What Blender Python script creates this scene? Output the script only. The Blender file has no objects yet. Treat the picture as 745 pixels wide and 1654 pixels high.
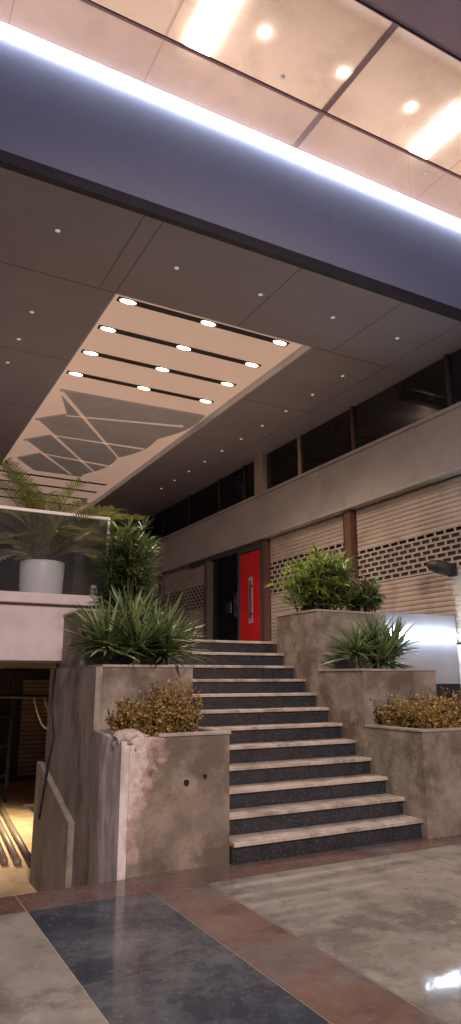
import bpy, math, random
from mathutils import Vector, Matrix, noise as mnoise
random.seed(7)
S=bpy.context.scene
COL=S.collection
R=random.uniform

# ---------------------------------------------------------------- materials
def nodes(m):
    m.use_nodes=True
    nt=m.node_tree
    for n in list(nt.nodes): nt.nodes.remove(n)
    out=nt.nodes.new('ShaderNodeOutputMaterial')
    return nt,out
def N(nt,t,**k):
    n=nt.nodes.new(t)
    for a,b in k.items():
        if a in n.inputs.keys(): n.inputs[a].default_value=b
        else: setattr(n,a,b)
    return n
def mixrgb(nt,fac,a,b,blend='MIX'):
    n=nt.nodes.new('ShaderNodeMix'); n.data_type='RGBA'; n.blend_type=blend
    for i,v in ((0,fac),(6,a),(7,b)):
        if hasattr(v,'is_output'): nt.links.new(v,n.inputs[i])
        elif i==0: n.inputs[0].default_value=v
        else: n.inputs[i].default_value=(*v,1)
    return n.outputs[2]
def ramp(nt,src,p0,p1,a=0,b=1):
    n=nt.nodes.new('ShaderNodeMapRange'); n.inputs[1].default_value=p0; n.inputs[2].default_value=p1
    n.inputs[3].default_value=a; n.inputs[4].default_value=b
    nt.links.new(src,n.inputs[0]); return n.outputs[0]
def mth(nt,op,a,b=None):
    n=nt.nodes.new('ShaderNodeMath'); n.operation=op
    for i,v in enumerate((a,b)):
        if v is None: continue
        if hasattr(v,'is_output'): nt.links.new(v,n.inputs[i])
        else: n.inputs[i].default_value=v
    return n.outputs[0]
def surf(name,c1,c2,scale=3,rough=(.5,.7),bump=.1,bscale=30,metal=0,stain=None,stain_scale=1.2,stain_th=(.5,.65),speck=None,stretch=(1,1,1),spec=.5,emit=None,mask=None):
    m=bpy.data.materials.new(name); nt,out=nodes(m)
    b=N(nt,'ShaderNodeBsdfPrincipled'); nt.links.new(b.outputs[0],out.inputs[0])
    g=N(nt,'ShaderNodeNewGeometry')
    mp=N(nt,'ShaderNodeMapping'); mp.inputs['Scale'].default_value=stretch
    nt.links.new(g.outputs['Position'],mp.inputs[0])
    def noise(sc,det=6,ro=.6):
        n=N(nt,'ShaderNodeTexNoise'); n.inputs['Scale'].default_value=sc; n.inputs['Detail'].default_value=det; n.inputs['Roughness'].default_value=ro
        nt.links.new(mp.outputs[0],n.inputs['Vector']); return n.outputs[0]
    n1=noise(scale)
    col=mixrgb(nt,ramp(nt,n1,.35,.65),c1,c2)
    if stain:
        n2=noise(stain_scale,8,.65)
        col=mixrgb(nt,ramp(nt,n2,*stain_th),col,stain)
    if speck:
        n3=noise(speck[1],2,.5)
        col=mixrgb(nt,ramp(nt,n3,.6,.68),col,speck[0])
    if mask: col=mask(nt,g,noise,col)
    nt.links.new(col,b.inputs['Base Color'])
    nt.links.new(ramp(nt,noise(scale*1.7),.3,.7,rough[0],rough[1]),b.inputs['Roughness'])
    b.inputs['Metallic'].default_value=metal
    b.inputs['Specular IOR Level'].default_value=spec
    if emit:
        b.inputs['Emission Color'].default_value=(*emit[0],1); b.inputs['Emission Strength'].default_value=emit[1]
    if bump:
        bn=N(nt,'ShaderNodeBump'); bn.inputs['Strength'].default_value=bump; bn.inputs['Distance'].default_value=.02
        nt.links.new(noise(bscale,6,.65),bn.inputs['Height']); nt.links.new(bn.outputs[0],b.inputs['Normal'])
    return m
def emis(name,col,st,sample=True):
    m=bpy.data.materials.new(name); nt,out=nodes(m)
    e=N(nt,'ShaderNodeEmission'); e.inputs[0].default_value=(*col,1); e.inputs[1].default_value=st
    nt.links.new(e.outputs[0],out.inputs[0])
    if not sample: m.cycles.emission_sampling='NONE'
    return m
def glass(name,tint,diff=.05,dcol=(.8,.75,.75),gr=.03,edge=.6,base=.05):
    m=bpy.data.materials.new(name); nt,out=nodes(m)
    t=N(nt,'ShaderNodeBsdfTransparent'); t.inputs[0].default_value=(*tint,1)
    g=N(nt,'ShaderNodeBsdfGlossy'); g.inputs['Roughness'].default_value=gr
    d=N(nt,'ShaderNodeBsdfDiffuse'); d.inputs[0].default_value=(*dcol,1)
    tr=N(nt,'ShaderNodeBsdfTranslucent'); tr.inputs[0].default_value=(*dcol,1)
    ad=N(nt,'ShaderNodeMixShader'); ad.inputs[0].default_value=.5
    nt.links.new(d.outputs[0],ad.inputs[1]); nt.links.new(tr.outputs[0],ad.inputs[2])
    a=N(nt,'ShaderNodeMixShader')
    no=N(nt,'ShaderNodeTexNoise'); no.inputs['Scale'].default_value=1.2; no.inputs['Detail'].default_value=5
    gg=N(nt,'ShaderNodeNewGeometry'); nt.links.new(gg.outputs['Position'],no.inputs['Vector'])
    nt.links.new(ramp(nt,no.outputs[0],.3,.7,diff*.75,diff*1.25),a.inputs[0])
    nt.links.new(t.outputs[0],a.inputs[1]); nt.links.new(ad.outputs[0],a.inputs[2])
    f=N(nt,'ShaderNodeLayerWeight')
    fac=mth(nt,'POWER',f.outputs['Facing'],4); fac=mth(nt,'MULTIPLY',fac,edge); fac=mth(nt,'ADD',fac,base)
    b=N(nt,'ShaderNodeMixShader'); nt.links.new(fac,b.inputs[0])
    nt.links.new(a.outputs[0],b.inputs[1]); nt.links.new(g.outputs[0],b.inputs[2])
    nt.links.new(b.outputs[0],out.inputs[0]); return m
def leafmat(name,c1,c2,c3,rough=.4):
    m=bpy.data.materials.new(name); nt,out=nodes(m)
    g=N(nt,'ShaderNodeNewGeometry')
    r=N(nt,'ShaderNodeValToRGB')
    e=r.color_ramp.elements; e[0].color=(*c1,1); e[1].color=(*c3,1); x=e.new(.5); x.color=(*c2,1)
    nt.links.new(g.outputs['Random Per Island'],r.inputs[0])
    b=N(nt,'ShaderNodeBsdfPrincipled'); nt.links.new(r.outputs[0],b.inputs['Base Color']); b.inputs['Roughness'].default_value=rough
    tr=N(nt,'ShaderNodeBsdfTranslucent'); nt.links.new(r.outputs[0],tr.inputs[0])
    mx=N(nt,'ShaderNodeMixShader'); mx.inputs[0].default_value=.25
    nt.links.new(b.outputs[0],mx.inputs[1]); nt.links.new(tr.outputs[0],mx.inputs[2]); nt.links.new(mx.outputs[0],out.inputs[0])
    return m

def side_mask(nt,g,noise,col):
    s=N(nt,'ShaderNodeSeparateXYZ'); nt.links.new(g.outputs['Position'],s.inputs[0])
    v=mth(nt,'ADD',s.outputs['Y'],mth(nt,'MULTIPLY',noise(2.2,8,.7),1.1))
    f=ramp(nt,v,6.56,6.44)
    pc=mixrgb(nt,ramp(nt,noise(7),.4,.6),(.38,.34,.32),(.62,.57,.55))
    return mixrgb(nt,f,col,pc)
def front_mask(nt,g,noise,col):
    s=N(nt,'ShaderNodeSeparateXYZ'); nt.links.new(g.outputs['Position'],s.inputs[0])
    v=mth(nt,'ADD',s.outputs['X'],mth(nt,'MULTIPLY',noise(4,8,.7),.7))
    v=mth(nt,'SUBTRACT',v,mth(nt,'MULTIPLY',s.outputs['Z'],.26))
    pink=mixrgb(nt,ramp(nt,noise(9),.4,.6),(.30,.205,.17),(.42,.32,.275))
    pale=mixrgb(nt,ramp(nt,noise(12),.4,.6),(.42,.34,.31),(.58,.52,.49))
    col=mixrgb(nt,ramp(nt,v,2.40,2.35,0,.85),col,pink)
    return mixrgb(nt,ramp(nt,v,2.30,2.27),col,pale)
def dust_mask(nt,g,noise,col):
    a=mixrgb(nt,ramp(nt,noise(.9,9,.72),.50,.57,0,.7),col,(.29,.265,.235))
    a=mixrgb(nt,ramp(nt,noise(3.5,9,.75),.55,.62,0,.55),a,(.118,.108,.098))
    return mixrgb(nt,ramp(nt,noise(26,3,.7),.62,.70,0,.5),a,(.36,.335,.30))
def dust_dark(nt,g,noise,col):
    a=mixrgb(nt,ramp(nt,noise(1.3,9,.75),.48,.60,0,.50),col,(.15,.155,.16))
    return mixrgb(nt,ramp(nt,noise(24,3,.7),.60,.72,0,.45),a,(.22,.21,.20))

M={}
M['grey']=surf('grey_granite',(.19,.182,.165),(.28,.265,.24),2.6,(.03,.08),0,60,stain=(.14,.132,.118),stain_scale=1.5,stain_th=(.48,.58),mask=dust_mask)
M['dark']=surf('dark_granite',(.020,.028,.042),(.038,.05,.070),3,(.05,.2),0,60,stain=(.075,.09,.105),stain_scale=2.5,stain_th=(.48,.70),mask=dust_dark)
M['brown']=surf('brown_granite',(.12,.072,.060),(.17,.107,.09),3,(.05,.2),0,60,stain=(.085,.06,.055),stain_scale=2.2,mask=dust_dark)
M['grout']=surf('grout',(.20,.18,.16),(.27,.245,.22),9,(.8,.9),.1)
kw=dict(stain=(.115,.09,.07),stain_scale=2.3,stain_th=(.46,.60))
M['conc']=surf('rough_concrete',(.16,.138,.115),(.29,.25,.21),4,(.6,.85),.6,14,**kw)
M['concfront']=surf('rough_concrete_chipped',(.15,.125,.10),(.26,.215,.175),4,(.6,.85),.6,14,mask=front_mask,**kw)
M['concside']=surf('patched_concrete',(.21,.185,.16),(.33,.29,.25),3,(.6,.85),.6,12,stain=(.14,.12,.10),stain_scale=2.0,stain_th=(.5,.62),stretch=(1,1,.45),mask=side_mask)
M['rubble']=surf('broken_plaster',(.36,.28,.24),(.54,.47,.43),11,(.7,.9),.9,25,stain=(.24,.165,.135),stain_scale=7,stain_th=(.49,.57))
M['cope']=surf('stone_coping',(.26,.235,.20),(.34,.31,.27),6,(.3,.5),.08)
M['tread']=surf('tread_stone',(.36,.315,.275),(.48,.425,.375),5,(.28,.5),.08,50,stain=(.23,.195,.17),stain_scale=3.5,stain_th=(.47,.60))
M['riser']=surf('riser_granite',(.014,.017,.024),(.026,.030,.038),8,(.22,.4),.05,60,speck=((.12,.125,.135),70))
M['soil']=surf('soil',(.04,.03,.02),(.07,.05,.035),20,(.9,1),.8,40)
M['white']=surf('white_render',(.52,.46,.48),(.58,.52,.54),2,(.5,.7),.05,stain=(.43,.37,.38),stain_scale=1.1)
M['parapet']=surf('grey_render',(.25,.25,.275),(.29,.29,.315),2,(.5,.7),.05,stain=(.22,.22,.24),stain_scale=1.1)
M['soffit']=surf('grey_cladding',(.315,.29,.32),(.35,.325,.355),.8,(.38,.5),.0)
M['panel']=surf('cream_board_with_glow',(.86,.71,.61),(.88,.73,.63),.8,(.6,.7),.0,emit=((1,.64,.48),.25))  # board is no lamp; peach emission added to stand in for bounced light
M['relief']=surf('grey_relief_with_glow',(.46,.43,.42),(.54,.51,.49),2.5,(.5,.6),.0,emit=((1,.85,.78),.035))  # slight warm emission put into the material to brighten relief and trim
M['fascia']=surf('aluminium_cladding',(.33,.35,.47),(.37,.39,.51),.6,(.36,.44),.0)
M['joint']=surf('joint_dark',(.035,.033,.037),(.05,.045,.05),5,(.6,.7),0)
M['pjoint']=surf('panel_joint',(.13,.115,.12),(.15,.13,.135),5,(.6,.7),0)
M['beam']=surf('facade_beam_paint',(.35,.315,.295),(.40,.36,.335),1.3,(.4,.55),.03,stain=(.31,.275,.255),stain_scale=.9)
M['wall']=surf('facade_wall',(.08,.07,.068),(.11,.095,.09),2,(.6,.8),.1)
M['shut']=surf('shutter_steel',(.38,.32,.275),(.46,.39,.335),1.5,(.35,.5),.03,metal=.2,stain=(.31,.25,.21),stain_scale=1.6)
M['rust']=surf('rusty_column',(.095,.045,.03),(.13,.06,.04),5,(.5,.7),.15)
M['black']=surf('black_interior',(.012,.012,.014),(.02,.02,.023),3,(.6,.8),0)
M['mesh']=surf('shutter_back_plate',(.045,.04,.038),(.06,.052,.048),3,(.6,.8),0)
M['blackm']=surf('black_metal',(.02,.02,.022),(.03,.03,.032),5,(.35,.5),0,metal=.5)
M['red']=surf('red_paint',(.46,.012,.016),(.54,.018,.022),2,(.3,.4),.02)
M['steel']=surf('brushed_steel',(.55,.55,.55),(.62,.62,.62),8,(.2,.35),0,metal=1)
M['rail']=surf('dark_red_rail',(.09,.03,.03),(.12,.045,.04),4,(.4,.5),0)
M['violet']=surf('upper_slab_paint',(.11,.07,.09),(.14,.09,.11),1,(.6,.7),0)
M['fine']=surf('fine_seam',(.46,.37,.32),(.50,.40,.35),1,(.6,.7),0)
M['upceil']=surf('upper_ceiling_board',(.68,.57,.49),(.74,.62,.54),.9,(.6,.7),0,stain=(.60,.49,.41),stain_scale=1.1)
M['pot']=surf('white_pot',(.50,.54,.62),(.56,.60,.68),3,(.35,.5),.02)
M['railw']=surf('bright_rail',(.78,.76,.76),(.84,.82,.82),3,(.3,.4),.0)
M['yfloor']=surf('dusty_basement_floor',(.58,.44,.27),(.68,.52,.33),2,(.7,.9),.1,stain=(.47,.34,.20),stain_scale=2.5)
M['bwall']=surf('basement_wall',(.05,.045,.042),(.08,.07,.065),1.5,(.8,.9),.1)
M['pipe']=surf('steel_pipe',(.20,.155,.12),(.27,.215,.17),3,(.4,.5),0)
M['rope']=surf('rope',(.45,.40,.34),(.5,.45,.4),30,(.8,.9),.3)
M['stem']=surf('cane_bark',(.07,.06,.03),(.11,.085,.045),20,(.7,.8),.3)
M['curtain']=surf('column_paint',(.42,.34,.25),(.48,.39,.29),2,(.6,.7),0)
M['led']=emis('led_cool',(.76,.83,1.0),34)
M['led2']=emis('led_white',(.66,.84,1.0),95)
M['lamp']=emis('lamp_warm',(1,.84,.66),12,False)
M['lampu']=emis('lamp_upper',(1,.93,.84),60,False)
M['panelight']=emis('panel_light',(1,.88,.75),14)
M['dot']=emis('dim_dot',(1,.90,.86),.42,False)
M['glass']=glass('railing_glass',(.97,.95,.95),diff=.17,dcol=(.85,.78,.80))
M['glassl']=glass('terrace_glass',(.95,.96,.95),diff=.025,dcol=(.62,.62,.60),edge=.35,base=.03)
M['win']=surf('dark_window_glass',(.008,.009,.011),(.012,.012,.014),1,(.05,.09),0,spec=.3)
M['wing']=glass('upper_window_glass',(.55,.55,.57),diff=.01,dcol=(.4,.4,.4),edge=.4)
M['yucca']=leafmat('yucca_leaf',(.055,.09,.035),(.13,.19,.075),(.27,.34,.15))
M['rhapis']=leafmat('rhapis_leaf',(.022,.05,.015),(.07,.125,.035),(.19,.27,.085))
M['bush']=leafmat('bush_leaf',(.07,.12,.025),(.21,.31,.07),(.46,.54,.18))
M['gold']=leafmat('golden_leaf',(.13,.08,.022),(.27,.17,.05),(.46,.31,.10),.5)
M['areca']=leafmat('areca_leaf',(.07,.09,.02),(.16,.18,.045),(.28,.29,.09))

# ---------------------------------------------------------------- mesh helpers
class B:
    def __init__(s): s.v=[];s.f=[];s.m=[]
    def q(s,pts,mi=0):
        i=len(s.v); s.v+= [tuple(p) for p in pts]; s.f.append(tuple(range(i,i+len(pts)))); s.m.append(mi)
    def box(s,x0,x1,y0,y1,z0,z1,mi=0):
        i=len(s.v)
        s.v+=[(x0,y0,z0),(x1,y0,z0),(x1,y1,z0),(x0,y1,z0),(x0,y0,z1),(x1,y0,z1),(x1,y1,z1),(x0,y1,z1)]
        for f in ((0,3,2,1),(4,5,6,7),(0,1,5,4),(1,2,6,5),(2,3,7,6),(3,0,4,7)):
            s.f.append(tuple(i+k for k in f)); s.m.append(mi)
    def tube(s,pts,rad,n=8,mi=0,cap=True):
        pts=[Vector(p) for p in pts]; rings=[]
        for k,p in enumerate(pts):
            d=(pts[min(k+1,len(pts)-1)]-pts[max(k-1,0)]).normalized()
            a=d.orthogonal().normalized() if k==0 else (rings[-1][1]-d*rings[-1][1].dot(d)).normalized()
            b=d.cross(a); r=rad[k] if isinstance(rad,(list,tuple)) else rad
            i=len(s.v)
            for j in range(n):
                t=2*math.pi*j/n; s.v.append(tuple(p+(a*math.cos(t)+b*math.sin(t))*r))
            rings.append((i,a))
        for k in range(len(rings)-1):
            i0,i1=rings[k][0],rings[k+1][0]
            for j in range(n):
                s.f.append((i0+j,i0+(j+1)%n,i1+(j+1)%n,i1+j)); s.m.append(mi)
        if cap:
            s.f.append(tuple(rings[0][0]+j for j in range(n))[::-1]); s.m.append(mi)
            s.f.append(tuple(rings[-1][0]+j for j in range(n))); s.m.append(mi)
    def build(s,name,mats,parent=None,bevel=0,smooth=False):
        me=bpy.data.meshes.new(name); me.from_pydata(s.v,[],s.f)
        if not isinstance(mats,(list,tuple)): mats=[mats]
        for m in mats: me.materials.append(M[m])
        for p,mi in zip(me.polygons,s.m):
            p.material_index=mi; p.use_smooth=smooth
        me.update()
        o=bpy.data.objects.new(name,me); COL.objects.link(o)
        if bevel:
            md=o.modifiers.new('bevel','BEVEL'); md.width=bevel; md.segments=2; md.limit_method='ANGLE'
        if parent: par(o,parent)
        return o
WL={}
def par(o,p):
    o.parent=p
    o.matrix_parent_inverse=Matrix.Translation(-WL.get(p.name,Vector((0,0,0))))
def thing(name,loc,label,cat,group=None):
    e=bpy.data.objects.new(name,None); e.location=loc; e.empty_display_size=.2; COL.objects.link(e)
    WL[e.name]=Vector(loc)
    tag(e,label,cat,group); return e
def tag(o,label,cat,group=None):
    o['label']=label; o['category']=cat
    if group: o['group']=group
    return o
def bx(name,a,mat,parent=None,bevel=0):
    b=B(); b.box(*a); return b.build(name,mat,parent,bevel)

# ---------------------------------------------------------------- ground
YF=5.40; XL=1.97
g=B()
g.q([(-80,-80,-.006),(80,-80,-.006),(80,YF,-.006),(-80,YF,-.006)],3)
g.q([(XL,YF,-.006),(80,YF,-.006),(80,9,-.006),(XL,9,-.006)],3)
g.q([(-80,YF,-.006),(XL,YF,-.006),(XL,YF,-.62),(-80,YF,-.62)],4)
xs=[-80,-20,-8,-4.2,-2.4,-.6,1.17,2.05,2.5,4.5,6.5,8.5,12,20,80]
ys=[-80,-20,-8,-4,-1.5,-.15,1.15,2.45,3.75,5.02,YF]
for i in range(len(xs)-1):
    for j in range(len(ys)-1):
        x0,x1,y0,y1=xs[i],xs[i+1],ys[j],ys[j+1]
        mi=0
        if abs(x0-1.17)<.01: mi=1
        if abs(x0-2.05)<.01: mi=2
        if j==len(ys)-2: mi=2
        e=.005
        g.box(x0+e,x1-e,y0+e,y1-(e if j<len(ys)-2 else 0),-.005,-.003,mi)
g.build('plaza_ground',['grey','dark','brown','grout','bwall'])['kind']='structure'
g=B(); g.q([(-80,YF,-.62),(80,YF,-.62),(80,120,-.62),(-80,120,-.62)])
g.build('lower_ground','yfloor')['kind']='structure'

# ---------------------------------------------------------------- staircase
XA,XB=2.91,5.0
st=thing('staircase',(3.95,5.35,0),'twelve-step stone staircase with pale treads and dark speckled risers','staircase')
Y0=5.35; TR=.243; RI=.165
for n in range(12):
    y=Y0+n*TR
    z=RI*(n+1)
    bx('riser',(XA+.002,XB-.002,y+.02,y+TR+.03,z-RI-(.004 if n==0 else .03),z-.03),'riser',st)
    dep=TR+.02 if n<11 else .5
    b=B(); nx=24; random.seed(90+n)
    x0,x1=XA+.002,XB-.002
    fr=[y-.012+.004*mnoise.noise(Vector((k*.6,n*3.1,0)))+(.008 if R(0,1)<.06 else 0) for k in range(nx+1)]
    for k in range(nx+1):
        xx=x0+(x1-x0)*k/nx
        b.v+=[(xx,fr[k],z-.03),(xx,fr[k]+.001,z-.005),(xx,fr[k]+.006,z),(xx,y+dep,z),(xx,y+dep,z-.03)]
    for k in range(nx):
        a=5*k; c=a+5
        for q in range(5): 
            b.f.append((a+q,c+q,c+(q+1)%5,a+(q+1)%5)); b.m.append(0)
    b.f.append((0,1,2,3,4)); b.m.append(0); b.f.append(tuple(5*nx+q for q in (4,3,2,1,0))); b.m.append(0)
    b.build('tread','tread',st)

# ---------------------------------------------------------------- planters
def planter(x0,x1,y0,y1,z0,z1,label,mat='conc',cx=0):
    p=thing('concrete_planter',((x0+x1)/2,(y0+y1)/2,z0),label,'planter','stepped concrete planters beside the stairs')
    w=.09
    b=B(); zb=z0-.004
    b.box(x0,x1,y0,y0+w,zb,z1-.025); b.box(x0,x1,y1-w,y1,zb,z1-.025)
    b.box(x0,x0+w,y0+w,y1-w,zb,z1-.025); b.box(x1-w,x1,y0+w,y1-w,zb,z1-.025)
    b.build('wall',mat,p,.004)
    b=B(); o=.012
    b.box(x0-o+cx,x1+o,y0-o,y0+w,z1-.025,z1); b.box(x0-o,x1+o,y1-w,y1,z1-.025,z1)
    b.box(x0-o,x0+w,y0+w+cx,y1-w,z1-.025,z1); b.box(x1-w,x1+o,y0+w,y1-w,z1-.025,z1)
    b.build('coping','cope',p,.004)
    b=B(); nx,ny=10,8
    for i in range(nx):
        for j in range(ny):
            def P(a,c): 
                random.seed(a*31+c*7); h=R(-.02,.03)
                return (x0+w+(x1-x0-2*w)*a/nx,y0+w+(y1-y0-2*w)*c/ny,z1-.07+h)
            b.q([P(i,j),P(i+1,j),P(i+1,j+1),P(i,j+1)])
    b.build('soil','soil',p)
    return p
LT=[(5.42,6.18,1.05),(6.182,6.95,1.62),(6.952,7.95,2.2)]
RT=[(5.28,6.15,1.0),(6.152,7.0,1.6),(7.002,7.95,2.34)]
p=planter(2.0,XA,LT[0][0],LT[0][1],0,LT[0][2],'weathered concrete planter with chipped plaster corner and golden shrubs','concfront',.26)
def rubble(name,x0,x1,y0,y1,z0,z1,parent,amp=.05,seed=0,taper=.0):
    n=12; nz=20; b=B()
    idx={}
    def V(i,j,k):
        if (i,j,k) in idx: return idx[(i,j,k)]
        t=k/nz
        x=x0+(x1-x0)*i/n; y=y0+(y1-y0)*j/n; z=z0+(z1-z0)*t
        sh=1-taper*(1-t)
        x=x0+(x-x0)*sh if taper else x
        ex=abs(2*i/n-1); ey=abs(2*j/n-1)
        if t>.75: z-= (t-.75)*4*.05*(ex**2+ey**2*.5)
        q=Vector((x,y,z))
        nv=mnoise.noise_vector(q*6+Vector((seed,0,0)))+mnoise.noise_vector(q*17)*.5+mnoise.noise_vector(q*40)*.2
        q=q+nv*amp
        idx[(i,j,k)]=len(b.v); b.v.append(tuple(q)); return idx[(i,j,k)]
    def F(a): b.f.append(a); b.m.append(0)
    for i in range(n):
        for k in range(nz):
            F((V(i,0,k),V(i+1,0,k),V(i+1,0,k+1),V(i,0,k+1))); F((V(i,n,k),V(i,n,k+1),V(i+1,n,k+1),V(i+1,n,k)))
            F((V(0,i,k),V(0,i,k+1),V(0,i+1,k+1),V(0,i+1,k))); F((V(n,i,k),V(n,i+1,k),V(n,i+1,k+1),V(n,i,k+1)))
    for i in range(n):
        for j in range(n):
            F((V(i,j,0),V(i,j+1,0),V(i+1,j+1,0),V(i+1,j,0))); F((V(i,j,nz),V(i+1,j,nz),V(i+1,j+1,nz),V(i,j+1,nz)))
    return b.build(name,'rubble',parent,0,True)
rubble('broken_corner',1.94,2.20,5.435,5.74,.88,1.09,p,.045,3,.35)
b=B(); b.tube([(2.50,5.40,.66),(2.50,5.43,.66)],.022,12); b.build('pipe_socket','blackm',p)
b=B(); b.tube([(2.67,5.395,.70),(2.67,5.43,.70)],.014,12); b.build('pipe_socket','blackm',p)
planter(2.0,XA,LT[1][0],LT[1][1],0,LT[1][2],'upper concrete planter holding spiky yucca plants')
planter(2.0,XA,LT[2][0],LT[2][1],0,LT[2][2],'highest concrete planter with dense lady palm')
planter(XB,6.1,RT[0][0],RT[0][1],0,RT[0][2],'low concrete planter with golden shrubs at stair foot')
planter(XB,6.1,RT[1][0],RT[1][1],0,RT[1][2],'middle concrete planter holding a spiky yucca')
planter(XB,6.1,RT[2][0],RT[2][1],0,RT[2][2],'tall concrete planter with broad-leaved bush')
w=thing('retaining_wall',(1.95,6.6,-.62),'rough patched concrete side wall with white plaster smears','wall')
b=B(); 
pr=[(5.42,-.62),(7.9,-.62),(7.9,1.60),(6.185,1.60),(6.185,1.04),(5.42,1.00)]
x0,x1=1.93,1.998
i=len(b.v); b.v+=[(x0,y,z) for y,z in pr]+[(x1,y,z) for y,z in pr]; n=len(pr)
b.f.append(tuple(range(n))[::-1]); b.m.append(0); b.f.append(tuple(range(n,2*n))); b.m.append(0)
for k in range(n): b.f.append((k,(k+1)%n,n+(k+1)%n,n+k)); b.m.append(0)
b.build('wall','concside',w)
b=B(); pr=[(6.62,-.62),(8.0,-.62),(8.0,.60),(7.85,.58),(6.62,.20)]; x0,x1=1.87,1.928; n=5
b.v+=[(x0,y,z) for y,z in pr]+[(x1,y,z) for y,z in pr]
b.f.append(tuple(range(n))[::-1]); b.f.append(tuple(range(n,2*n))); b.m+=[0,0]
for k in range(n): b.f.append((k,(k+1)%n,n+(k+1)%n,n+k)); b.m.append(0)
b.build('sloped_buttress','concside',w)
b=B(); b.tube([(1.90,7.55,1.6),(1.87,7.5,1.2),(1.90,7.45,.9),(1.86,7.5,.5),(1.8,7.45,.1)],.012,6)
tag(b.build('hanging_cable','blackm',None,0,True),'black cable hanging down the patched side wall','cable')

# ---------------------------------------------------------------- terrace (podium)
t=thing('raised_terrace',(0,10,1.68),'white-edged raised terrace slab over the basement opening','terrace')
bx('slab',(-12,2.62,7.70,34,1.68,2.30),'white',t,.01)
bx('slab_underside',(-12,2.60,7.72,34,1.66,1.678),'bwall',t)
bx('edge_coping',(-12,2.66,7.62,34,2.302,2.42),'white',t,.01)
bx('landing_floor',(2.662,7.39,8.52,34,1.68,1.98),'tread',t)
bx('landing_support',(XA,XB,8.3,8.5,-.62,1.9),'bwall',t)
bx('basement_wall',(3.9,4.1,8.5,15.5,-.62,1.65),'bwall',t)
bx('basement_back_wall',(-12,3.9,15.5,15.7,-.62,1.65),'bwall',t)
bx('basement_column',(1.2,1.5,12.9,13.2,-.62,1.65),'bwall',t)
rl=thing('glass_railing',(0,7.78,2.42),'clear glass terrace railing with bright steel top rail','railing')
for k in range(4):
    x1=2.48-k*1.5; bx('glass_pane',(x1-1.47,x1,7.775,7.787,2.44,3.36),'glassl',rl)
bx('glass_pane',(2.485,2.497,7.80,9.2,2.44,3.36),'glassl',rl)
b=B(); b.box(-3.6,2.512,7.755,7.805,3.362,3.40); b.box(2.468,2.512,7.805,9.2,3.362,3.40)
b.build('top_rail','railw',rl,.005)
bx('corner_post',(2.485,2.515,7.77,7.797,2.42,3.36),'railw',rl)
for k in range(4):
    for xx in (2.35-k*1.5,1.2-k*1.5): bx('clamp',(xx-.04,xx+.04,7.755,7.774,2.42,2.56),'steel',rl)

def pipe(k,x,y0,y1,x1):
    b=B(); b.tube([(x,y0,-.575),(x1,y1,-.575)],.042,12)
    tag(b.build('long_pipe','pipe',None,0,True),'long brown pipe lying on the dusty basement floor','pipe','pipes on the basement floor')
for k in range(4): pipe(k,2.02-k*.13,8.6+k*.10,12.6,2.36-k*.14)
b=B(); b.tube([(1.0,10.5,1.25),(3.6,10.5,1.22)],.03,8)
tag(b.build('ceiling_pipe','blackm',None,0,True),'dark horizontal service pipe under the terrace slab','pipe')
for k,(xa,dz) in enumerate(((2.35,.45),(2.5,.38))):
    b=B(); b.tube([(xa+.45*i/10,10.5,1.22-dz*math.sin(math.pi*i/10)) for i in range(11)],.018,6)
    tag(b.build('hanging_rope','rope',None,0,True),'pale rope looped over the basement service pipe','rope','ropes hanging in basement')
b=B()
for i in range(22):
    z=-.5+i*.09; b.box(3.2,3.85,15.38,15.42,z,z+.07)
tag(b.build('metal_shutter','shut'),'narrow slatted metal shutter against the basement wall','shutter')
b=B()
b.box(2.5,2.56,13,13.06,-.62,1.6);b.box(2.2,2.26,13,13.06,-.62,1.6)
for z in (-.2,.3,.8,1.3): b.box(2.26,2.5,13.01,13.05,z,z+.04)
tag(b.build('scaffold_ladder','blackm'),'dark metal ladder standing in the basement','ladder')

# ---------------------------------------------------------------- shop building (facade plane X=7.4)
FX=7.4
sb=thing('shop_building',(FX+2,20,0),'two-storey shop block with roller shutters and pale beam band','building')
b=B(); b.box(FX+.12,FX+8,4.6,40,-.6,4.4); b.build('core_wall','mesh',sb)
b=B(); b.box(FX,FX+.12,4.6,40,-.6,1.95); b.build('plinth_wall','white',sb)
b=B()
b.box(FX-.06,FX+.3,4.6,40,4.45,5.36); b.box(FX-.12,FX+.3,4.6,40,4.40,4.448); b.box(FX-.10,FX+.3,4.6,40,5.362,5.42)
b.build('beam_band','beam',sb,.01)
bx('upper_room_floor',(FX+.301,FX+4,4.6,40,5.2,5.36),'wall',sb)
bx('upper_room_wall',(FX+2.4,FX+2.6,4.6,40,5.362,6.39),'wall',sb)
for y in (6.3,8.1,9.9,11.6,14,16.5): bx('upper_room_beam',(FX+.32,FX+2.39,y,y+.12,6.18,6.36),'rust',sb)
for y,h in ((7.2,.55),(8.6,.35),(10.4,.6)): bx('stored_box',(FX+1.0,FX+1.5,y,y+.5,5.37,5.37+h),'wall',sb)
ym=[4.6,6.9,9.25,11.0,12.35,12.75,13.3,14.6,16.4,18.2,20,22,24,26,28,31,34,40]
for i in range(len(ym)-1):
    if abs(ym[i]-12.35)<.01: 
        bx('column',(FX+.05,FX+.29,12.35,12.7,5.421,6.395),'curtain',sb); continue
    wd=bx('window',(FX+.16,FX+.17,ym[i]+.04,ym[i+1]-.03,5.43,6.38),'wing',sb)
    b=B(); b.box(FX+.12,FX+.22,ym[i]-.025,ym[i]+.035,5.421,6.395)
    b.build('frame','rust' if i==2 else ('curtain' if abs(ym[i]-11.0)<.01 else 'joint'),sb)
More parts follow.
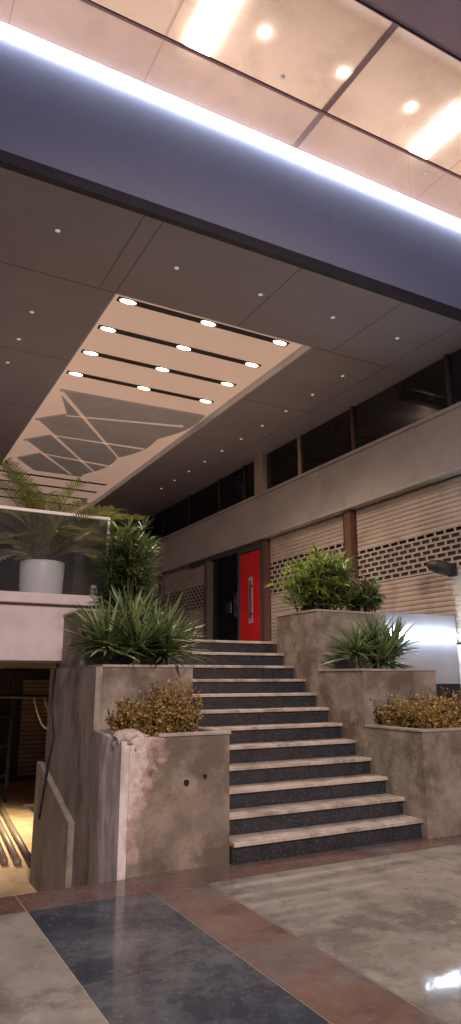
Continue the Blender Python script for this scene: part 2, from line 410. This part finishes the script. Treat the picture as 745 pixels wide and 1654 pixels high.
def shutter(y0,y1,g0,g1,zt=4.40,zb=1.98):
    b=B(); z=zb; pitch=.075
    while z<zt-.02:
        if not (g0<z+pitch/2<g1):
            zz=min(z+pitch,zt)
            pts=[(0,z),(.011,z+.012),(.015,z+pitch*.5),(.011,zz-.012),(0,zz)]
            for k in range(4):
                (d0,a0),(d1,a1)=pts[k],pts[k+1]
                b.q([(FX+.06-d0,y1,a0),(FX+.06-d0,y0,a0),(FX+.06-d1,y0,a1),(FX+.06-d1,y1,a1)])
        z+=pitch
    s=b.build('shutter','shut',sb)
    gb=B(); rows=7; rh=(g1-g0)/rows
    for r in range(rows+1): gb.box(FX+.04,FX+.055,y0,y1,g0+r*rh-.015,g0+r*rh+.015)
    for r in range(rows):
        y=y0+(.0 if r%2 else .10)
        while y<y1:
            gb.box(FX+.042,FX+.053,y,min(y+.038,y1),g0+r*rh+.015,g0+(r+1)*rh-.015); y+=.20
    gb.build('grille','shut',s)
    bx('guide_rail',(FX-.01,FX+.059,y0-.06,y0-.002,zb,zt),'joint',sb)
shutter(4.8,9.15,3.05,3.65)
shutter(9.46,12.05,3.2,3.88)
bx('rusty_column',(FX-.04,FX+.1,9.22,9.38,1.95,4.395),'rust',sb)
bx('rusty_column',(FX-.02,FX+.1,12.13,12.24,1.95,4.395),'rust',sb)
dr=bx('door',(FX+.0,FX+.05,12.36,13.28,1.99,4.22),'red',sb,.004); dr['label']='bright red door leaf with dark vertical pull handle'
b=B()
b.box(FX-.012,FX-.001,12.72,12.88,2.65,3.65,1)
b.tube([(FX-.07,12.72,2.75),(FX-.07,12.72,3.55)],.022,10)
b.tube([(FX-.07,12.72,2.85),(FX,12.72,2.85)],.014,8); b.tube([(FX-.07,12.72,3.45),(FX,12.72,3.45)],.014,8)
for k in range(5): b.box(FX-.018,FX-.0125,12.78,12.84,2.8+.15*k,2.88+.15*k)
b.build('handle',['blackm','beam'],dr)
b=B(); b.box(FX-.03,FX+.08,12.28,12.352,1.98,4.3); b.box(FX-.03,FX+.08,13.29,13.35,1.98,4.3); b.box(FX-.03,FX+.08,12.352,13.29,4.23,4.3)
b.box(FX-.03,FX+.1,12.27,16,4.302,4.398)
b.build('door_frame','joint',sb)
gd=bx('door',(FX+.04,FX+.05,13.36,14.7,1.99,4.28),'win',sb)
bx('handle',(FX-.03,FX+.035,13.5,13.54,2.8,3.4),'steel',gd)
bx('door_notice',(FX+.03,FX+.038,13.8,14.05,2.95,3.2),'steel',gd)
bx('door_post',(FX-.1,FX+.1,14.75,14.86,1.98,4.3),'wall',sb)
y=15.1
while y<36:
    shutter(y,y+2.7,3.2,3.8); bx('rusty_column',(FX-.03,FX+.1,y+2.76,y+2.93,1.95,4.395),'wall',sb); y+=3.0

pw=thing('parapet_wall',(7,7.1,0),'smooth grey parapet wall beside the planters with LED strip','wall')
b=B(); b.box(6.105,FX-.002,7.0,7.12,-.004,2.36); b.build('wall','parapet',pw,.01)
bx('vent_window',(6.85,7.38,6.985,6.998,1.0,1.42),'win',pw)
ls=thing('led_strip_light',(6.8,6.98,2.08),'bright cool white LED strip fixed on the parapet wall','light')
bx('diffuser',(6.15,FX-.01,6.955,6.99,2.055,2.085),'led2',ls)
bx('channel',(6.14,FX-.005,6.9905,6.9995,2.05,2.09),'steel',ls)
fl=thing('wall_floodlight',(FX-.1,7.0,3.05),'black wall-mounted floodlight on a short bracket','light')
b=B(); b.tube([(FX-.30,7.12,3.08),(FX-.26,7.0,3.04),(FX-.22,6.86,2.99)],[.07,.10,.095],16); b.build('housing','blackm',fl,0,False)
b=B(); b.tube([(FX+.03,7.0,3.0),(FX-.2,7.0,3.03)],.02,8); b.box(FX-.02,FX+.03,6.93,7.07,2.92,3.1); b.build('bracket','blackm',fl)

# ---------------------------------------------------------------- canopy storey
YC=5.95; ZS=6.40
cn=thing('upper_storey',(0,20,ZS),'cantilevered upper storey with grey cladding and glass balustrade','building')
PX0,PX1,PY0,PY1=2.42,5.56,7.68,21
b=B()
b.box(-14,PX0,YC+.05,40,ZS,ZS+.12); b.box(PX1,14,YC+.05,40,ZS,ZS+.12)
b.box(PX0,PX1,YC+.05,PY0,ZS,ZS+.12); b.box(PX0,PX1,PY1,40,ZS,ZS+.12)
def jy(x,y0,y1): b.box(x-.005,x+.005,y0,y1,ZS-.003,ZS-.0005,1)
def jx(y,x0,x1): b.box(x0,x1,y-.005,y+.005,ZS-.003,ZS-.0005,1)
for x in (-3.6,-1.6,.6,2.2,2.42,4.25,5.9): jy(x,YC+.06,PY0-.01)
for x in (-1.6,.5): jy(x,PY0+.01,34)
for x in (7.0,): jy(x,YC+.06,34)
jx(PY0,-12,PX0-.02); jx(PY0,PX1+.02,6.98)
yy=9.9
while yy<34: jx(yy,-12,PX0-.02); jx(yy,PX1+.02,6.98); yy+=2.2
b.build('soffit',['soffit','pjoint'],cn)
b=B(); b.box(PX0-.05,PX1+.05,PY0-.05,PY1+.05,ZS+.125,ZS+.17); b.build('glow_ceiling_panel','panel',cn)
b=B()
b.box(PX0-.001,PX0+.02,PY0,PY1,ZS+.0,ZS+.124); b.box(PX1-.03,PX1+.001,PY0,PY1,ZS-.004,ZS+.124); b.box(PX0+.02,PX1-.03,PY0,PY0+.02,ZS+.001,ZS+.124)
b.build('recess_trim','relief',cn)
b=B(); x=-14.9
while x<16:
    b.box(x+.001,x+4.879,YC,YC+.05,ZS+.07,7.90); x+=4.88
b.build('fascia','fascia',cn)
bx('fascia_backing',(-14,14,YC+.052,YC+.2,ZS+.121,7.9),'fascia',cn)
bx('drip_trim',(-14,14,YC-.05,YC+.04,ZS-.06,ZS+.065),'joint',cn)
bx('floor_slab',(-14,14,YC+.21,14,7.5,7.9),'upceil',cn)
bx('upper_back_wall',(-14,14,12,12.2,7.9,11),'upceil',cn)
b=B(); b.box(-14,14,YC-.1,12,11.0,11.2,0)
b.build('upper_ceiling','upceil',cn)
b=B(); b.box(5.95,6.05,YC-.08,12,10.975,10.998); b.build('ceiling_joint','violet',cn)
b=B()
for x in (.9,3.05,8.95): b.box(x-.01,x+.01,YC-.08,12,10.994,10.998)
b.build('ceiling_seam','fine',cn)
b=B(); b.box(-14,14,4.3,YC-.12,10.9,12.2); b.build('upper_edge_beam','violet',cn)
b=B(); b.box(-14,14,YC-.118,YC-.102,10.86,11.1); b.build('edge_trim','rail',cn)
x=-8.9
while x<12:
    bx('glass_pane',(x+.002,x+2.998,YC+.02,YC+.032,7.92,8.78),'glass',cn); x+=3
bx('handrail',(-9,12,YC-.0,YC+.04,8.782,8.805),'rail',cn)
bx('end_wall',(-14,14,34,34.2,-.6,6.4),'black',cn)
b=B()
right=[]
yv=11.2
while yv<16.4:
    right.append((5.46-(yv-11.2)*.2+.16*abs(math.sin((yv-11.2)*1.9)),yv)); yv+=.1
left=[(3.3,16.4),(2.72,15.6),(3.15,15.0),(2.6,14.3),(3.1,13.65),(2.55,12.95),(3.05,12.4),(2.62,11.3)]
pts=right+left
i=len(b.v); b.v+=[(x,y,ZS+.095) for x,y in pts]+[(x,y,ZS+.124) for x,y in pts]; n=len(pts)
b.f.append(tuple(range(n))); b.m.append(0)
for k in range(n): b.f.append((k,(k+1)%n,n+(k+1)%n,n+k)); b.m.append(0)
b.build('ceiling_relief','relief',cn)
b=B()
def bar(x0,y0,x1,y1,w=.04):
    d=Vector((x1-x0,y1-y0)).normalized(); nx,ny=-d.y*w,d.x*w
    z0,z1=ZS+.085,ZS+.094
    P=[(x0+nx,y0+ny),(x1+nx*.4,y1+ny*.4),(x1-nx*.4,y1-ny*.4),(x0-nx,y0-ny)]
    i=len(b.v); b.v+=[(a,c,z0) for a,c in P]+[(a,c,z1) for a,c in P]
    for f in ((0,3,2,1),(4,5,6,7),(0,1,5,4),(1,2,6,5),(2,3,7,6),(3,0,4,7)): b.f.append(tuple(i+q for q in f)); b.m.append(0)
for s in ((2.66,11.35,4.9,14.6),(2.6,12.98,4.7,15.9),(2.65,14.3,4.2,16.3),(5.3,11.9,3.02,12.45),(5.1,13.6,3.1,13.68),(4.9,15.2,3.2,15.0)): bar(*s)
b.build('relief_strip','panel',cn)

l=thing('led_strip_light',(0,YC,7.92),'long cool white LED strip along the storey edge','light')
b=B(); b.box(-14,14,YC-.06,YC-.0035,7.892,7.935); b.build('diffuser','led',l)
bx('channel',(-14,14,YC-.003,YC+.018,7.902,7.919),'fascia',l)

LX=(2.70,3.93,5.16)
rows=[7.98,8.84,9.70,10.56]; rows2=[16.9,17.75,18.6,19.45]
for ri,yy in enumerate(rows+rows2):
    s=thing('slot_light',(3.93,yy,ZS+.12),'black ceiling slot light with three glowing lamps','light','slot lights in the pale ceiling panel')
    bx('slot',(LX[0]-.15,LX[2]+.15,yy-.055,yy+.055,ZS+.112,ZS+.1245),'joint',s)
    for x in LX:
        if ri>3: continue
        b=B(); b.tube([(x,yy,ZS+.108),(x,yy,ZS+.1115)],.050,20)
        b.v=[(x+(v[0]-x)*2.3,v[1],v[2]) for v in b.v]
        b.build('lamp','lamp',s)
    if ri<=3:
        for x in (3.0,4.85):
            ld=bpy.data.lights.new('slot_spot','SPOT'); ld.energy=190; ld.color=(1,.76,.58); ld.spot_size=math.radians(125); ld.spot_blend=.8; ld.shadow_soft_size=.1
            lo=bpy.data.objects.new('slot_spot',ld); lo.location=(x,yy,ZS+.04); COL.objects.link(lo); par(lo,s)
DL=[(-.1,6.78),(1.43,6.76),(2.9,6.78),(4.11,6.8),(5.3,6.82),(6.5,6.85)]+[(6.58,8.27+.87*i) for i in range(10)]+[(1.56,8.67+.87*i) for i in range(10)]+[(.4,8.67+1.7*i) for i in range(4)]
for x,y in DL:
    s=thing('downlight',(x,y,ZS),'small round recessed ceiling downlight','light','small downlights in the grey soffit')
    b=B(); b.tube([(x,y,ZS-.006),(x,y,ZS-.0006)],.040,16); b.build('trim_ring','beam',s)
    b=B(); b.tube([(x,y,ZS-.010),(x,y,ZS-.0065)],.030,16); b.build('lens','dot',s)
for x in (1.45,2.9,4.35,5.83,7.27,8.7):
    s=thing('ceiling_spotlight',(x,6.97,11),'bright round spotlight in the upper balcony ceiling','light','spotlights in the upper ceiling')
    b=B(); b.tube([(x,6.97,10.972),(x,6.97,10.999)],.05,16); b.build('lens','lampu',s)
for x in (.6,3.55,8.1):
    s=thing('ceiling_panel_light',(x,7.1,11),'long glowing panel light in the upper balcony ceiling','light','panel lights in the upper ceiling')
    bx('diffuser',(x-.2,x+.2,6.5,7.7,10.93,10.985),'panelight',s); bx('frame',(x-.21,x+.21,6.49,7.71,10.9855,10.9935),'steel',s)
for x,y in ((5.0,7.5),(8.6,8.0)):
    s=thing('smoke_detector',(x,y,11),'small round smoke detector on the upper ceiling','detector')
    b=B(); b.tube([(x,y,10.94),(x,y,10.96),(x,y,10.999)],[.02,.035,.04],16); b.build('housing','pot',s)
for k,x in enumerate((1.,4.3,7.5,10.5)):
    ld=bpy.data.lights.new('upper_room_light','POINT'); ld.energy=66; ld.color=(1,.80,.66); ld.shadow_soft_size=.3
    lo=bpy.data.objects.new('upper_room_light',ld); lo.location=(x,8.0,9.2); COL.objects.link(lo)

# ---------------------------------------------------------------- plants
def blade(b,base,d,L,w,droop,seg=4,up=Vector((0,0,1))):
    d=Vector(d).normalized(); side=d.cross(up)
    if side.length<.05: side=Vector((1,0,0))
    side.normalize(); p=Vector(base); i=len(b.v)
    for k in range(seg+1):
        t=k/seg
        ww=w*(.55+1.2*t)*(1-t)**.8 if k<seg else 0
        ww=max(ww,.0008)
        b.v.append(tuple(p+side*ww)); b.v.append(tuple(p-side*ww))
        dd=(d-Vector((0,0,droop*t*t))).normalized(); p=p+dd*(L/seg)
    for k in range(seg):
        b.f.append((i+2*k,i+2*k+1,i+2*k+3,i+2*k+2)); b.m.append(0)
def yucca(loc,rad,n,seed,label,heads=((0,0,0),)):
    random.seed(seed)
    t=thing('yucca_plant',loc,label,'plant','spiky yucca plants in planters')
    b=B(); s=B()
    for h in heads:
        c=Vector(loc)+Vector(h)
        s.tube([(c.x,c.y,loc[2]-.08),(c.x,c.y,c.z+.02)],[.035,.03],8)
        for k in range(n):
            az=R(0,6.283); el=math.asin(R(-.25,.98))
            d=(math.cos(az)*math.cos(el),math.sin(az)*math.cos(el),math.sin(el))
            tw=Vector((R(-.6,.6),R(-.6,.6),1))
            blade(b,c+Vector((R(-.02,.02),R(-.02,.02),R(0,.1))),d,rad*R(.75,1.1),.021,R(.05,.45),4,tw)
    b.build('foliage','yucca',t); s.build('stem','stem',t)
def rhapis(loc,sx,sy,H,canes,seed,label,size=.2,name='lady_palm',nm='rhapis',lw=.012):
    random.seed(seed)
    t=thing(name,loc,label,'plant'); b=B(); s=B()
    for c in range(canes):
        x,y=loc[0]+R(-sx,sx)*.7,loc[1]+R(-sy,sy)*.7; h=H*R(.5,1)
        dx,dy=R(-.22,.22)*sx/.38,R(-.18,.18)
        s.tube([(x,y,loc[2]-.08),(x+dx*.5,y+dy*.5,loc[2]+h*.5),(x+dx,y+dy,loc[2]+h*.93)],[.012,.01,.007],6)
        for k in range(int(10*h/H)+6):
            f=R(.12,1); bp=Vector((x+dx*f,y+dy*f,loc[2]+h*f))
            az=R(0,6.283); el=math.radians(R(-5,70)); d=Vector((math.cos(az)*math.cos(el),math.sin(az)*math.cos(el),math.sin(el)))
            L=size*R(.4,.9); tip=bp+d*L
            s.tube([bp,tip],.004,4,cap=False)
            side=d.cross(Vector((R(-.4,.4),R(-.4,.4),1))).normalized(); 
            nl=random.randint(7,10)
            for q in range(nl):
                a=math.radians(-85+170*q/(nl-1))
                dd=d*math.cos(a)+side*math.sin(a)+Vector((0,0,R(-.2,.1)))
                blade(b,tip,dd,size*R(.85,1.2),lw,R(.3,.9),3,Vector((R(-.4,.4),R(-.4,.4),1)))
    b.build('foliage',nm,t); s.build('stem','stem',t)
def shrub(x0,x1,y0,y1,z,H,n,seed,label,mat='gold',ls=.025):
    random.seed(seed)
    loc=((x0+x1)/2,(y0+y1)/2,z); t=thing('golden_shrub',loc,label,'plant','golden shrubs in the lower planters')
    b=B(); s=B()
    for k in range(n):
        x,y=R(x0,x1),R(y0,y1); h=H*R(.4,1)*(0.8+.2*math.sin(x*9+seed))
        lx,ly=R(-.14,.14),R(-.12,.12)
        s.tube([(x,y,z-.08),(x+lx*.6,y+ly*.6,z+h*.5),(x+lx,y+ly,z+h)],[.005,.004,.002],4,cap=False)
        for q in range(34):
            f=R(.1,1.05); p=Vector((x+lx*f+R(-.03,.03),y+ly*f+R(-.03,.03),z+h*f))
            d=Vector((R(-1,1),R(-1,1),R(-.2,1))).normalized(); sd=d.cross(Vector((R(-1,1),R(-1,1),R(-1,1)))).normalized()
            L=ls*R(.7,1.5); w=L*.42
            b.q([p,p+d*L*.5+sd*w,p+d*L*1.1,p+d*L*.5-sd*w])
    b.build('foliage',mat,t); s.build('stem','stem',t)
shrub(2.10,2.70,5.56,6.10,1.0,.48,175,4,'golden-leaved low shrub filling the front planter')
shrub(5.10,6.05,5.38,6.08,.95,.43,240,6,'golden-leaved low shrub in the planter by stair foot')
yucca((2.42,6.55,1.62),.53,135,11,'cluster of spiky yucca rosettes in the grey planter',((-.30,-.05,.14),(.26,0,.18),(.0,.12,.30),(-.02,-.15,.12),(.30,-.1,.07)))
yucca((5.5,6.6,1.60),.43,110,12,'spiky yucca rosette cluster in the stair-side planter',((-.28,-.08,.14),(.05,.0,.26),(.30,-.05,.18),(-.05,-.2,.05)))
rhapis((2.62,7.4,2.2),.26,.35,.98,26,21,'tall dark green lady palm behind the yuccas',.19)
rhapis((5.42,7.45,2.34),.36,.3,.74,42,22,'full bright green bush in the tall planter',.18,'leafy_bush','bush',.016)
rhapis((6.02,7.3,2.34),.2,.25,.38,14,25,'smaller pale green bush beside the larger bush',.14,'small_bush','yucca')
pt=thing('flower_pot',(1.84,8.25,2.42),'large round pale blue-grey plant pot behind the glass railing','pot')
b=B(); b.tube([(1.84,8.25,2.42),(1.84,8.25,2.44),(1.84,8.25,2.82),(1.84,8.25,2.86)],[.235,.25,.265,.262],28); b.build('body','pot',pt,0,True)
b=B(); b.tube([(1.84,8.25,2.861),(1.84,8.25,2.867)],.24,24); b.build('soil','soil',pt)
def areca(loc,n,L,seed,label):
    random.seed(seed); t=thing('areca_palm',loc,label,'plant'); b=B(); s=B()
    for k in range(n):
        az=R(0,6.283); el=math.radians(R(38,84)); p=Vector(loc)+Vector((R(-.06,.06),R(-.06,.06),-.03))
        d=Vector((math.cos(az)*math.cos(el),math.sin(az)*math.cos(el),math.sin(el))); pts=[p.copy()]; dirs=[d]
        Lk=L*R(.7,1.1)
        for q in range(14):
            d=(d+Vector((0,0,-.08))+Vector((math.cos(az),math.sin(az),0))*.03).normalized(); p=p+d*Lk/14; pts.append(p.copy()); dirs.append(d)
        s.tube(pts,[.008*(1-i/18) for i in range(len(pts))],5,cap=False)
        for q in range(3,15):
            for hh in (0,.33,.66):
                pp=pts[q] if hh==0 or q==14 else pts[q]*(1-hh)+pts[q+1]*hh
                dd=dirs[q]; sd=dd.cross(Vector((0,0,1))).normalized()
                for sg in (1,-1):
                    blade(b,pp,dd*.7+sd*sg*.9+Vector((0,0,.15)),.28*(1-abs(q-8)/14)*R(.8,1.1),.013,R(.3,.9),3)
    b.build('foliage','areca',t); s.build('stem','stem',t)
areca((1.84,8.25,2.87),40,1.32,31,'feathery areca palm growing in the pale pot')

# ---------------------------------------------------------------- lights
def light(kind,name,loc,e,col,target=None,size=.5,spot=None):
    ld=bpy.data.lights.new(name,kind); ld.energy=e; ld.color=col
    if kind!='SUN': ld.shadow_soft_size=size
    if spot: ld.spot_size=math.radians(spot); ld.spot_blend=1.0
    o=bpy.data.objects.new(name,ld); o.location=loc; COL.objects.link(o)
    if target:
        o.rotation_euler=(Vector(target)-Vector(loc)).to_track_quat('-Z','Y').to_euler()
    return o
light('SPOT','plaza_fill_spot',(.2,-4.5,7.0),5500,(1,.76,.63),(3.2,4.9,.7),.7,spot=72)  # unseen warm spot added behind the camera to light plaza and stairs
light('SPOT','basement_lamp',(1.6,11.0,1.45),620,(1,.74,.46),(1.9,10.6,-.6),.15,spot=105)
light('POINT','upper_shop_lamp',(FX+1.7,8.9,6.1),5,(1,.72,.5),None,.1)
su=light('SUN','ambient_fill_sun',(0,-5,20),.08,(.7,.72,1),None); su.rotation_euler=(math.radians(50),0,math.radians(-35)); su.data.angle=math.radians(10)  # weak cool sun added as ambient fill
wd=bpy.data.worlds.new('World'); S.world=wd; wd.use_nodes=True
nt=wd.node_tree; bg=nt.nodes['Background']
sk=nt.nodes.new('ShaderNodeTexSky'); sk.sky_type='NISHITA'; sk.sun_disc=False; sk.sun_elevation=math.radians(2); sk.sun_rotation=math.radians(150)
mx=mixrgb(nt,.75,(0,0,0),(1.32,1.22,2.4)); 
mn=[n for n in nt.nodes if n.bl_idname=='ShaderNodeMix'][0]; nt.links.new(sk.outputs[0],mn.inputs[6])
nt.links.new(mx,bg.inputs[0]); bg.inputs[1].default_value=.10

# ---------------------------------------------------------------- camera
F=1090; p=math.radians(13.8); th=math.radians(28.3)
cd=bpy.data.cameras.new('camera'); cd.sensor_fit='VERTICAL'; cd.sensor_height=24; cd.lens=24*F/1654; cd.clip_end=500; cd.clip_start=.05
co=bpy.data.objects.new('camera',cd); COL.objects.link(co); S.camera=co
r=Vector((math.cos(th),-math.sin(th),0)); f=Vector((math.sin(th)*math.cos(p),math.cos(th)*math.cos(p),math.sin(p))); u=r.cross(f)
mw=Matrix((( r.x,u.x,-f.x,0),(r.y,u.y,-f.y,0),(r.z,u.z,-f.z,1.5),(0,0,0,1)))
co.matrix_world=mw
S.view_settings.view_transform='Standard'; S.view_settings.look='None'; S.view_settings.exposure=0
